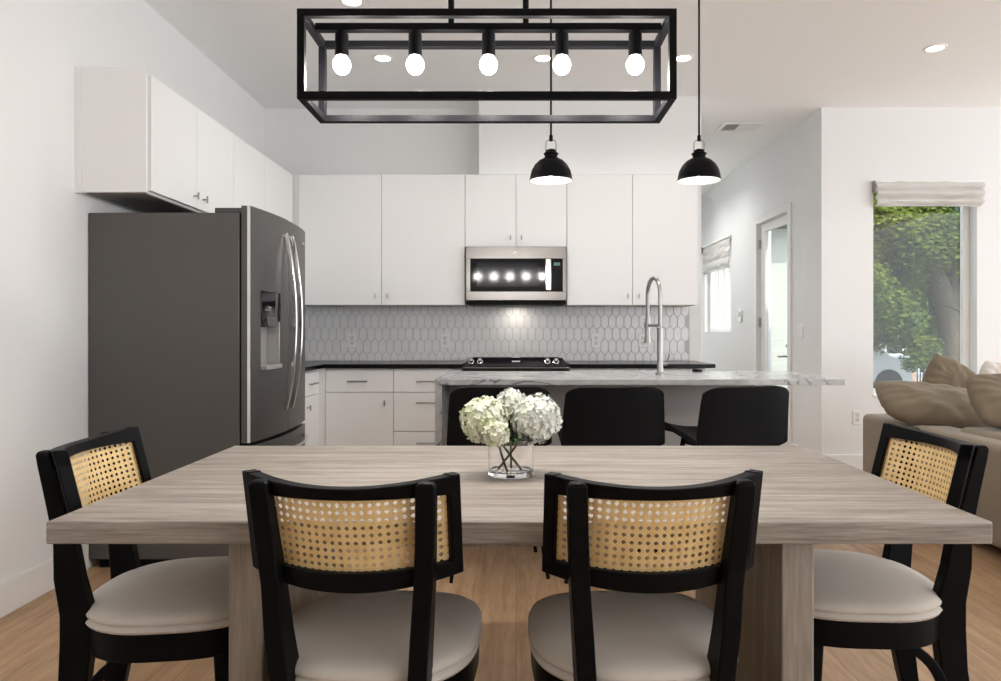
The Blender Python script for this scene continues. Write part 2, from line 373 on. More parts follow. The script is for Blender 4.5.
# ------------------------------------------------------------------ kitchen cabinets
YU = 5.57   # front of back uppers
ZU0, ZU1 = 1.373, 2.408
def knob(door, x, y, z, ax='Y', s=-1):
    """small T-bar: post + upright bar. ax = facing axis, s = sign of outward direction"""
    bm = bmesh.new()
    d = Vector((0, s, 0)) if ax == 'Y' else Vector((s, 0, 0))
    p = Vector((x, y, z))
    tube(bm, [p, p + d * .026], .0045, 8)
    tube(bm, [p + d * .026 + Vector((0, 0, .019)), p + d * .026 - Vector((0, 0, .019))], .0055, 8)
    return obj('knob', bm, NICKEL, door)
def pull(dr, x, y, z, ax='Y', s=-1, L=.15):
    bm = bmesh.new()
    d = Vector((0, s, 0)) if ax == 'Y' else Vector((s, 0, 0)); a = Vector((L / 2, 0, 0)) if ax == 'Y' else Vector((0, L / 2, 0))
    p = Vector((x, y, z))
    for k in (-.7, .7): tube(bm, [p + a * k, p + a * k + d * .028], .0045, 8)
    tube(bm, [p - a + d * .028, p + a + d * .028], .0058, 8)
    return obj('pull', bm, NICKEL, dr)
def upper(x0, x1, z0, z1, knobs, label, doors=1, name='wall_cabinet'):
    t = thing(name, label, 'cabinet', (x0, YB, z0), group='white wall cabinets')
    W, D, Hh = x1 - x0, YB - YU, z1 - z0
    bobj('body', CABIN, t, (.001, W - .001, -D + .021, -.002, .0, Hh))
    dw = W / doors
    for k in range(doors):
        dr = bobj('door', CAB, t, (k * dw + .0018, (k + 1) * dw - .0018, -D, -D + .02, .001, Hh - .004), bevel=.0012)
        if knobs and knobs[k] is not None: knob(dr, knobs[k] - x0, -D, .07 if z0 < 1.5 else .07)
    return t
ux = lambda p: (p - VX) / 126.6
upper(ux(298), ux(381.5), ZU0, ZU1, [ux(376)], 'tall white flat wall cabinet at the left corner beside the fridge')
upper(ux(381.5), ux(465), ZU0, ZU1, [ux(388)], 'tall white flat wall cabinet just left of the microwave')
upper(ux(465), ux(567), 1.832, ZU1, [ux(510.5), ux(521.5)], 'short two-door white wall cabinet directly above the microwave', 2)
upper(ux(567), ux(632.5), ZU0, ZU1, [ux(628)], 'tall white flat wall cabinet just right of the microwave')
upper(ux(632.5), ux(698), ZU0, ZU1, [ux(639)], 'tall white flat wall cabinet at the right end beside the hall')
# left wall uppers, facing +X
XF = -1.757
def left_upper(y0, y1, z0, z1, knobs, label, doors, end=False):
    t = thing('wall_cabinet', label, 'cabinet', (XL, y0, z0), group='white wall cabinets')
    W, D, Hh = y1 - y0, XF - XL, z1 - z0
    bobj('body', CABIN, t, (.002, D - .024, .001, W - .001, 0.003, Hh), bevel=.001)
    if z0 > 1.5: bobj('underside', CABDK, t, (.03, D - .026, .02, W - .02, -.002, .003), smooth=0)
    if end:
        bobj('end_panel', CAB, t, (.03, D - .005, -.016, .0, -.0, Hh + .01), (.0, .03, -.020, .0, -.004, Hh + .012), bevel=.0015)
    dw = W / doors
    for k in range(doors):
        dr = bobj('door', CAB, t, (D - .02, D, k * dw + .0018 + (.02 if end and k == 0 else 0), (k + 1) * dw - .0018, .014 if z0 > 1.5 else .001, Hh - .012), bevel=.0012)
        if knobs and knobs[k] is not None: knob(dr, D, knobs[k] - y0, .075, 'X', 1)
left_upper(3.375, 4.39, 1.827, ZU1, [3.845, 3.955], 'two-door white wall cabinet mounted above the fridge', 2, True)
left_upper(4.392, 4.93, ZU0, ZU1, None, 'single-door white wall cabinet on the left wall just behind the fridge', 1)
left_upper(4.932, 5.545, ZU0, ZU1, None, 'single-door white wall cabinet on the left wall in the corner', 1)
tag(bobj('cabinet_filler', CAB, None, (XF - .02, -1.7235, 5.575, 5.60, ZU0, ZU1)), 'narrow white vertical filler strip in the corner between wall cabinets', 'filler strip')

# base cabinets on the back wall
YC = 5.285
def base(x0, x1, rows, label):
    """rows: (z0, z1, kind, handle x)"""
    t = thing('base_cabinet', label, 'cabinet', (x0, YC, 0), group='white base cabinets')
    W = x1 - x0
    bobj('body', CABIN, t, (.001, W - .001, .021, YB - YC - .003, .10, .885), (.001, W - .001, .08, .10, 0, .10))
    for z0, z1, kind, hx_ in rows:
        p = bobj(kind, CAB, t, (.002, W - .002, 0, .02, z0, z1), bevel=.0012)
        if hx_ is None: continue
        if kind == 'door': knob(p, hx_, 0, z1 - .075)
        else: pull(p, hx_, 0, (z0 + z1) / 2 + (0 if z1 - z0 < .2 else .07))
    return t
bx_ = lambda p: (p - VX) / 133.4
c1, c2, c3 = bx_(325.5), bx_(393.5), bx_(465)
base(c1, c2, [(.711, .872, 'drawer', bx_(358) - c1), (.105, .705, 'door', bx_(385) - c1)], 'white base cabinet with a drawer over a door, left corner under black counter')
base(c2, -.404, [(.711, .872, 'drawer', .25), (.418, .705, 'drawer', .25), (.105, .412, 'drawer', .25)], 'white three-drawer base cabinet between the door cabinet and the range')
base(.404, .93, [(.711, .872, 'drawer', .40), (.105, .705, 'door', .07)], 'white base cabinet directly right of the range')
base(.932, 1.43, [(.711, .872, 'drawer', .25), (.105, .705, 'door', .43)], 'white base cabinet at the right end of the black counter')
# left return run (faces +X)
t = thing('base_cabinet', 'white base cabinet on the left wall just behind the fridge', 'cabinet', (XL, 4.42, 0), group='white base cabinets')
XB = .64
bobj('body', CABIN, t, (.003, XB - .021, .001, 1.47, .10, .885), (.003, XB - .08, .001, 1.47, 0, .10))
p = bobj('drawer', CAB, t, (XB - .02, XB, .002, .80, .711, .872), bevel=.0012); pull(p, XB, .62, .79, 'X', 1)
p = bobj('door', CAB, t, (XB - .02, XB, .002, .80, .105, .705), bevel=.0012); knob(p, XB, .5, .63, 'X', 1)
tag(bobj('cabinet_filler', CAB, None, (XL + .62, c1 - .001, YC + .002, YC + .02, .105, .885)), 'white filler strip in the base cabinet corner under the counter', 'filler strip')
o = bobj('black_countertop', BLKSTONE, None, (-2.095, -.402, 5.262, YB - .004, .890, .92), (-2.095, XL + .665, 4.40, 5.262, .890, .92), bevel=.002)
tag(o, 'black stone L-shaped counter running from the fridge corner to the range', 'countertop')
o = bobj('black_countertop', BLKSTONE, None, (.402, 1.49, 5.262, YB - .004, .890, .92), bevel=.002)
tag(o, 'black stone counter right of the range under four-socket tiled wall', 'countertop')

# backsplash of elongated hexagon tiles
bm = bmesh.new()
bx0, bx1, bz0, bz1 = -2.09, 1.45, .922, 1.371
box(bm, bx0, bx1, YB - .008, YB - .0005, bz0, bz1)
px_, pz_, hh, tip, g = .064, .105, .068, .031, .0016
row = 0; z = bz0 + .01
def clipz(poly):
    out = []
    for lo, s in ((bz0, 1), (bz1, -1)):
        out = []; n = len(poly)
        for i in range(n):
            a, b = poly[i], poly[(i + 1) % n]
            ia, ib = (a[1] - lo) * s >= 0, (b[1] - lo) * s >= 0
            if ia: out.append(a)
            if ia != ib:
                tt = (lo - a[1]) / (b[1] - a[1]); out.append((a[0] + tt * (b[0] - a[0]), lo))
        poly = out
        if len(poly) < 3: return []
    return poly
while z - hh < bz1:
    x = bx0 + .045 + (row % 2) * px_ / 2
    while x < bx1 - .035:
        a = px_ / 2 - g; hb = hh - g * .6
        for (ins, y) in ((0, 0),):
            def hexa(q): return [(x, z + hb - q), (x - a + q, z + hb - tip), (x - a + q, z - hb + tip), (x, z - hb + q), (x + a - q, z - hb + tip), (x + a - q, z + hb - tip)]
            P0 = clipz(hexa(0)); P1 = clipz(hexa(.003))
            if len(P0) >= 3 and len(P0) == len(P1):
                v0 = [bm.verts.new((p[0], YB - .0075, p[1])) for p in P0]; v1 = [bm.verts.new((p[0], YB - .0125, p[1])) for p in P1]
                fs = [bm.faces.new(v1)]
                for i in range(len(v0)): fs.append(bm.faces.new((v0[i], v0[(i + 1) % len(v0)], v1[(i + 1) % len(v0)], v1[i])))
                for f in fs: f.material_index = 1
        x += px_
    z += pz_; row += 1
o = obj('tile_backsplash', bm, [GROUT, TILE], smooth=0)
tag(o, 'white glazed elongated hexagon tile backsplash above the black counter', 'backsplash')
# outlets
def outlet(x, z, label, y=YB - .0125, double=False):
    t = thing('wall_outlet', label, 'outlet', (x, y, z), group='wall outlets')
    bobj('cover_plate', PLASTIC, t, (-.037, .037, -.006, 0, -.06, .06), bevel=.003)
    for sz in (-.02, .02): bobj('socket', pm('socket_white', (.60, .60, .59), .4), t, (-.015, .015, -.008, -.006, sz - .015, sz + .015), bevel=.004)
for px, lab in ((352, 'white outlet on the tiled backsplash nearest the fridge'), (445, 'white outlet on the tiled backsplash left of the range'),
                (596, 'white outlet on the tiled backsplash right of the range'), (643, 'white outlet on the tiled backsplash behind the tall faucet')):
    outlet((px - VX) / 119.8, 1.16 - 8.5 / 119.8, lab)
outlet((857 - VX) / 120.1, .45, 'white outlet low on the plain wall beside the sofa', YW)
t = thing('light_switch', 'white double switch plate on the wall beside the glass door', 'light switch', (XR, 6.29, 1.17))
bobj('cover_plate', PLASTIC, t, (-.006, 0, -.06, .06, -.06, .06), bevel=.003)
for y in (-.025, .025): bobj('rocker', WHITEIN, t, (-.010, -.006, y - .017, y + .017, -.033, .033), bevel=.001)
t = thing('thermostat', 'small white thermostat with dark screen on the hall wall', 'thermostat', (XR, 7.97, 1.34))
bobj('housing', PLASTIC, t, (-.02, 0, -.055, .055, -.07, .07), bevel=.006)
bobj('screen', pm('grey_screen', (.08, .085, .09), .2), t, (-.0215, -.02, -.035, .035, -.01, .05), bevel=.001)

# microwave
mx0, mx1, mz0, mz1 = ux(466.5), ux(566), 1.378, 1.829
t = thing('microwave', 'stainless steel over-range microwave with dark glass door', 'microwave', (mx0, YB, mz0))
W, Hh, FD = mx1 - mx0, mz1 - mz0, .385
bobj('body', BLKMET, t, (0.002, W - .002, -FD + .03, -.003, 0, Hh), bevel=.002)
bobj('front_frame', STEEL, t, (0, W, -FD, -FD + .03, Hh - .095, Hh), (0, W, -FD, -FD + .03, .030, .10), (0, .035, -FD, -FD + .03, .10, Hh - .095), (W - .03, W, -FD, -FD + .03, .10, Hh - .095), bevel=.002)
bobj('glass_door', DKGLASS, t, (.035, W - .165, -FD - .004, -FD + .02, .10, Hh - .095), bevel=.002)
bobj('window_mesh', pm('micro_window', (.006, .007, .012), .08, spec=.35), t, (.085, W - .215, -FD - .0055, -FD - .004, .135, Hh - .125), bevel=.001)
bobj('control_panel', DKGLASS, t, (W - .118, W - .03, -FD - .004, -FD + .02, .10, Hh - .095), bevel=.002)
bobj('display', pm('micro_display', (.02, .05, .05), .2, emit=(.3, .6, .6), estr=.15), t, (W - .10, W - .05, -FD - .0055, -FD - .004, Hh - .15, Hh - .125), smooth=0)
bm = bmesh.new(); box(bm, W - .165, W - .122, -FD - .035, -FD - .022, .105, Hh - .10); box(bm, W - .155, W - .132, -FD - .022, -FD + .005, .12, .14); box(bm, W - .155, W - .132, -FD - .022, -FD + .005, Hh - .135, Hh - .115)
obj('handle', bm, CHROME, t, bevel=.004)
bobj('vent_grille', BLKMET, t, (0.02, W - .02, -FD + .004, -.05, -.006, 0), (.01, W - .01, -FD + .006, -FD + .03, 0, .030), bevel=.002)
bm = bmesh.new(); lathe(bm, [(.0001, 0), (.014, 0), (.014, .001), (.0001, .001)], n=20)
bmesh.ops.transform(bm, matrix=Matrix.Translation((W / 2 - .01, -FD, Hh - .045)) @ Matrix.Rotation(PI / 2, 4, 'X'), verts=bm.verts)
obj('round_badge', bm, CHROME, t)
l = bpy.data.lights.new('hood_lamp', 'AREA'); l.energy = .5; l.size = .12; l.color = (1, .9, .78)
lo = bpy.data.objects.new('hood_lamp', l); C.objects.link(lo); lo.location = (0, 5.76, mz0 - .012)

# range
t = thing('gas_range', 'black gas range with chrome knobs set into the counter', 'range', (0, YC, 0))
rw = .395
bobj('body', pm('range_black', (.01, .01, .01), .3), t, (-rw, rw, .0, .60, .05, .895), bevel=.003)
bobj('oven_door', STEEL, t, (-rw + .01, rw - .01, -.03, 0, .18, .80), bevel=.004)
bobj('oven_window', DKGLASS, t, (-.25, .25, -.033, -.03, .35, .62), bevel=.002)
bm = bmesh.new(); tube(bm, [(-.33, -.075, .75), (.33, -.075, .75)], .012); tube(bm, [(-.3, -.03, .75), (-.3, -.075, .75)], .008); tube(bm, [(.3, -.03, .75), (.3, -.075, .75)], .008)
obj('oven_handle', bm, CHROME, t)
bm = bmesh.new()
R = [[(s * rw, -.055, .893), (s * rw, -.055, .905), (s * (rw - .045), .03, .966), (s * (rw - .045), .05, .966), (s * rw, .05, .893)] for s in (-1, 1)]
rings(bm, R); obj('control_panel', bm, DKGLASS, t, bevel=.002)
bobj('steel_trim', STEEL, t, (-rw - .001, rw + .001, -.058, -.050, .890, .899), bevel=.001)
for x in (-.335, -.27, .235, .30):
    bm = bmesh.new(); M = Matrix.Translation((x, -.012, .936)) @ Matrix.Rotation(math.radians(54), 4, 'X')
    R = [(.022, 0), (.022, .006), (.016, .008), (.014, .030), (.012, .033), (.0001, .033)]
    lathe(bm, R, n=20); bmesh.ops.transform(bm, matrix=M, verts=bm.verts); obj('knob', bm, CHROME, t)
bm = bmesh.new(); M = Matrix.Translation((0, -.012, .938)) @ Matrix.Rotation(math.radians(54), 4, 'X'); box(bm, -.03, .03, -.006, .006, 0, .004, M); obj('badge', bm, CHROME, t)
bobj('cooktop', BLKMET, t, (-rw, rw, .05, .60, .895, .925), bevel=.003)
for gx in (-.19, .19):
    bm = bmesh.new()
    for k in range(3): box(bm, gx - .16, gx + .16, .12 + k * .18 - .006, .12 + k * .18 + .006, .940, .955)
    for k in range(4): box(bm, gx - .15 + k * .10 - .006, gx - .15 + k * .10 + .006, .10, .50, .940, .955)
    for sx in (-.14, .14):
        for sy in (.12, .48): box(bm, gx + sx - .006, gx + sx + .006, sy - .006, sy + .006, .925, .94)
    obj('burner_grate', bm, BLKMET, t)

# ------------------------------------------------------------------ fridge
FX = -1.353; FY0, FY1 = 3.455, 4.365
t = thing('refrigerator', 'dark slate french-door refrigerator standing against the left wall', 'refrigerator', (XL, FY0, 0))
W = FY1 - FY0; D = FX - XL
bobj('body', SLATESIDE, t, (.004, D - .004, 0, W, .045, 1.745), bevel=.004)
bobj('base_grille', BLKMET, t, (.05, D + .0, .02, W - .02, .0, .05))
bobj('hinge_cover', pm('hinge_grey', (.06, .06, .06), .5), t, (D - .13, D + .03, .012, .085, 1.745, 1.772), (D - .13, D + .03, W - .085, W - .012, 1.745, 1.772), bevel=.005)
def fx(y):   # bowed front (local X) for local y
    u = (y - W / 2) / (W / 2); return D + .048 + .040 * (1 - u * u)
def bowed(name, y0, y1, z0, z1, mat, xb=D + .006, hole=None):
    bm = bmesh.new(); n = 14
    ys = [y0 + (y1 - y0) * i / n for i in range(n + 1)]
    if hole:
        ys = sorted(set([y for y in ys if abs(y - hole[0]) > .012 and abs(y - hole[1]) > .012] + [hole[0], hole[1]]))
        def blk(ya, yb, za, zb, yy):
            s = [y for y in yy if ya - 1e-6 <= y <= yb + 1e-6]
            rings(bm, [[(xb, y, za), (fx(y), y, za), (fx(y), y, zb), (xb, y, zb)] for y in s])
        blk(y0, hole[0], z0, z1, ys); blk(hole[1], y1, z0, z1, ys); blk(hole[0], hole[1], z0, hole[2], ys); blk(hole[0], hole[1], hole[3], z1, ys)
        bmesh.ops.remove_doubles(bm, verts=bm.verts, dist=1e-5)
        return obj(name, bm, mat, t, smooth=25)
    rings(bm, [[(xb, y, z0), (fx(y), y, z0), (fx(y), y, z1), (xb, y, z1)] for y in ys])
    return obj(name, bm, mat, t, smooth=25, bevel=.003)
hy0, hy1 = .105, .335
dL = bowed('door', .003, W / 2 - .003, .615, 1.78, SLATE, hole=(hy0, hy1, .968, 1.215))
dR = bowed('door', W / 2 + .003, W - .003, .615, 1.78, SLATE)
dF = bowed('freezer_drawer', .003, W - .003, .06, .595, SLATE)
bobj('edge_strip', CHROME, dL, (D + .036, D + .050, -.0005, .0032, .616, 1.779), smooth=0)
bobj('door_gasket', BLKMET, t, (D - .004, D + .006, .01, W - .01, .06, 1.74))
x0 = D + .012
bm = bmesh.new()
box(bm, x0, x0 + .004, hy0, hy1, .968, 1.215); box(bm, x0 + .004, fx(hy0) - .002, hy0, hy0 + .004, .968, 1.215); box(bm, x0 + .004, fx(hy1) - .002, hy1 - .004, hy1, .968, 1.215)
box(bm, x0 + .004, fx(hy1) + .012, hy0, hy1, .968, .99)
obj('dispenser_niche', bm, pm('dispenser_grey', (.42, .41, .40), .4, .5), dL, bevel=.002)
bm = bmesh.new(); rings(bm, [[(fx(y) - .005, y, 1.215), (fx(y) + .004, y, 1.215), (fx(y) + .004, y, 1.37), (fx(y) - .005, y, 1.37)] for y in (hy0, .16, .22, .28, hy1)])
obj('dispenser_panel', bm, DKGLASS, dL, bevel=.002)
bm = bmesh.new(); box(bm, x0 + .01, fx(.2) + .012, .155, .28, 1.185, 1.235); obj('dispenser_spout', bm, SLATE, dL, bevel=.004)
bm = bmesh.new()
for k in range(6): box(bm, fx(.2) + .004, fx(.2) + .006, .125 + k * .032, .14 + k * .032, 1.27, 1.276)
obj('dispenser_buttons', bm, CHROME, dL, smooth=0)
for yy, dd in ((W / 2 - .052, dL), (W / 2 + .052, dR)):
    pts = []
    for i in range(21):
        u = i / 20; z = .735 + .965 * u; b = math.sin(PI * u) ** .8
        pts.append((fx(yy) + .004 + .054 * b, yy, z))
    bm = bmesh.new(); tube(bm, pts, 0, flat=(.022, .014), up=(0, 1, 0)); obj('door_handle', bm, CHROME, dd, bevel=.004)
pts = []
for i in range(21):
    u = i / 20; y = .08 + (W - .16) * u; pts.append((fx(y) + .004 + .05 * math.sin(PI * u) ** .6, y, .535))
bm = bmesh.new(); tube(bm, pts, 0, flat=(.024, .014), up=(0, 0, 1)); obj('drawer_handle', bm, CHROME, dF, bevel=.004)
bm = bmesh.new(); box(bm, fx(.80) , fx(.80) + .0015, .78, .83, 1.69, 1.70); obj('small_badge', bm, CHROME, dR, smooth=0)

# ------------------------------------------------------------------ island
ix0, ix1, iy0, iy1 = -.422, 1.713, 3.67, 4.43
t = thing('kitchen_island', 'long kitchen island with grey-veined marble waterfall top behind the stools', 'kitchen island', (ix0, iy0, 0))
L_, Dp = ix1 - ix0, iy1 - iy0
bobj('marble_top', MARBLE, t, (0, L_, 0, Dp, .883, .914), bevel=.002)
bobj('waterfall_side', MARBLE, t, (0, .036, 0, Dp, 0, .8825), bevel=.002)
ISL = pm('island_paint', (.38, .38, .38), .45)
bobj('body', ISL, t, (.037, 1.78, .34, Dp - .03, .0, .8825), bevel=.002)
for k in range(3): bobj('door', CAB, t, (.06 + k * .57, .06 + k * .57 + .565, Dp - .03, Dp - .01, .10, .86), bevel=.001)
t = thing('kitchen_faucet', 'tall steel spring-neck faucet standing on the marble island', 'faucet', (.838, 4.10, .914))
bm = bmesh.new(); lathe(bm, [(.0001, 0), (.028, 0), (.028, .008), (.020, .012), (.018, .018), (.018, .27), (.013, .275), (.013, .30), (.0001, .30)], n=24); obj('column', bm, NICKEL, t)
pts = [(0, 0, .29)]
dv = Vector((-.048, .13, 0))
for i in range(17):
    a = PI * i / 16; pts.append(tuple(dv * (.5 - .5 * math.cos(a)) + Vector((0, 0, .46 + .105 * math.sin(a)))))
pts.append((dv.x, dv.y, .33))
bm = bmesh.new(); tube(bm, pts, .0115, 12)
P = [Vector(p) for p in pts]; acc = []
for a, b in zip(P, P[1:]):
    n = max(1, int((b - a).length / .004)); acc += [a.lerp(b, k / n) for k in range(n)]
hel = []
for i, p in enumerate(acc):
    q = acc[min(i + 1, len(acc) - 1)] - acc[max(i - 1, 0)]; q.normalize(); u = q.cross(Vector((.94, .35, 0))).normalized(); v = q.cross(u)
    an = i * 2 * PI / 3; hel.append(p + (u * math.cos(an) + v * math.sin(an)) * .0135)
tube(bm, hel, .0022, 5)
obj('spring_neck', bm, NICKEL, t)
bm = bmesh.new(); lathe(bm, [(.0001, .33), (.016, .33), (.018, .30), (.016, .22), (.021, .19), (.021, .18), (.0001, .18)], (dv.x, dv.y, 0), n=20); obj('spray_head', bm, NICKEL, t)
bm = bmesh.new(); tube(bm, [(0, 0, .285), (dv.x, dv.y, .285)], .008); lathe(bm, [(.022, .272), (.022, .298), (.017, .298), (.017, .272), (.022, .272)], (dv.x, dv.y, 0), n=20); obj('holder_arm', bm, NICKEL, t)
bm = bmesh.new(); tube(bm, [(.018, 0, .06), (.04, 0, .06)], .011); tube(bm, [(.038, 0, .06), (.05, -.02, .12)], .005, 8); obj('lever', bm, NICKEL, t)
t = thing('wedge', 'small dark tapered wedge lying at the right back of the marble island', 'wedge', (1.10, 4.36, .914), rz=-.08)  # unidentified dark shape, built with a handle and a blade
bm = bmesh.new(); rings(bm, [[(x, -w_, .0005), (x, w_, .0005), (x, w_, h_), (x, -w_, h_)] for x, w_, h_ in ((-.01, .008, .014), (.0, .010, .018), (.03, .009, .014), (.05, .008, .012))]); obj('handle', bm, BLKMET, t, bevel=.002)
bm = bmesh.new(); rings(bm, [[(x, -w_, .004), (x, w_, .004), (x, w_, .0065), (x, -w_, .0065)] for x, w_ in ((.05, .009), (.09, .008), (.12, .001))]); obj('blade', bm, NICKEL, t)

# ------------------------------------------------------------------ stools
def make_stool():
    t = thing('bar_stool', '', 'bar stool', group='black bar stools along the island')
    path = [(.205, .640), (.19, .657), (.12, .652), (.02, .636), (-.08, .622), (-.15, .606), (-.200, .606), (-.222, .635), (-.230, .73), (-.243, .82), (-.252, .885), (-.256, .908)]
    wid = [.19, .212, .222, .226, .232, .238, .242, .244, .240, .234, .229, .216]
    bm = bmesh.new(); nu = 14; top = []; n = len(path)
    for i, ((y, z), w_) in enumerate(zip(path, wid)):
        a, b = path[max(i - 1, 0)], path[min(i + 1, n - 1)]
        ty, tz = b[0] - a[0], b[1] - a[1]; l_ = math.hypot(ty, tz); ny, nz = tz / l_, -ty / l_
        rowv = []
        for k in range(nu + 1):
            u = -1 + 2 * k / nu
            cv = (.035 if i < 5 else .038) * (abs(u) ** 2.6)
            if i >= 9: z_add = -.008 * (abs(u) ** 6) * (i - 8)
            else: z_add = 0
            rowv.append(bm.verts.new((u * w_, y + ny * cv, z + nz * cv + z_add)))
        top.append(rowv)
    for a, b in zip(top, top[1:]):
        for k in range(nu): bm.faces.new((a[k], a[k + 1], b[k + 1], b[k]))
    o = obj('seat_shell', bm, BLKLEA, t, smooth=60)
    s = o.modifiers.new('Solid', 'SOLIDIFY'); s.thickness = .026; s.offset = 0
    b = o.modifiers.new('Bevel', 'BEVEL'); b.width = .008; b.segments = 3; b.limit_method = 'ANGLE'
    s = o.modifiers.new('Sub', 'SUBSURF'); s.levels = 1; s.render_levels = 1
    for sx in (-1, 1):
        for sy, fy in ((1, .19), (-1, -.215)):
            bm = bmesh.new(); tube(bm, [(sx * .13, sy * .11, .645), (sx * .228, fy, 0.0)], [.013, .009], 10); obj('leg', bm, BLKMET, t)
    def at(sx, sy, z):
        f = (.645 - z) / .645; fy = .19 if sy > 0 else -.215
        return (sx * (.13 + .098 * f), sy * .11 + (fy - sy * .11) * f, z)
    bm = bmesh.new(); cs = [at(-1, 1, .24), at(1, 1, .24), at(1, -1, .24), at(-1, -1, .24)]
    for a, b in zip(cs, cs[1:] + cs[:1]): tube(bm, [a, b], .008, 8)
    obj('footrest', bm, BLKMET, t)
    bobj('seat_mount', BLKMET, t, (-.14, .14, -.12, .12, .598, .610), bevel=.003)
    return t
s0 = make_stool(); s0.location = (-.10, 3.50, 0); s0.rotation_euler = (0, 0, .12); s0['label'] = 'black leather bar stool at the island behind the flowers'
dup(s0, (.436, 3.49, 0), .10, 'black leather bar stool at the island in the middle of three')
dup(s0, (1.01, 3.50, 0), .30, 'black leather bar stool at the island nearest the sofa, turned slightly left')

# ------------------------------------------------------------------ dining table
tx0, tx1, ty0, ty1 = -.992, 1.006, 1.486, 2.483
t = thing('dining_table', 'long rectangular grey-washed wood dining table with slab legs', 'table', ((tx0 + tx1) / 2, (ty0 + ty1) / 2, 0))
hx, hy = (tx1 - tx0) / 2, (ty1 - ty0) / 2
bm = bmesh.new(); box(bm, -hx, hx, -hy, hy, .712, .760)
for f in bm.faces: f.material_index = 0 if abs(f.normal.z) > .5 else 1
obj('tabletop', bm, [TOPW, EDGEW], t, bevel=.004)
cx = (tx0 + tx1) / 2; cy = (ty0 + ty1) / 2
for a, b in ((-.633, -.557), (.584, .656)):
    bobj('leg', LEGW, t, (a - cx, b - cx, 1.55 - cy, 2.30 - cy, 0, .7115), bevel=.004)
bobj('apron', LEGW, t, (-.544 - cx, .583 - cx, 1.66 - cy, 1.69 - cy, .655, .7115), (-.544 - cx, .583 - cx, 2.2 - cy, 2.23 - cy, .655, .7115), bevel=.002)

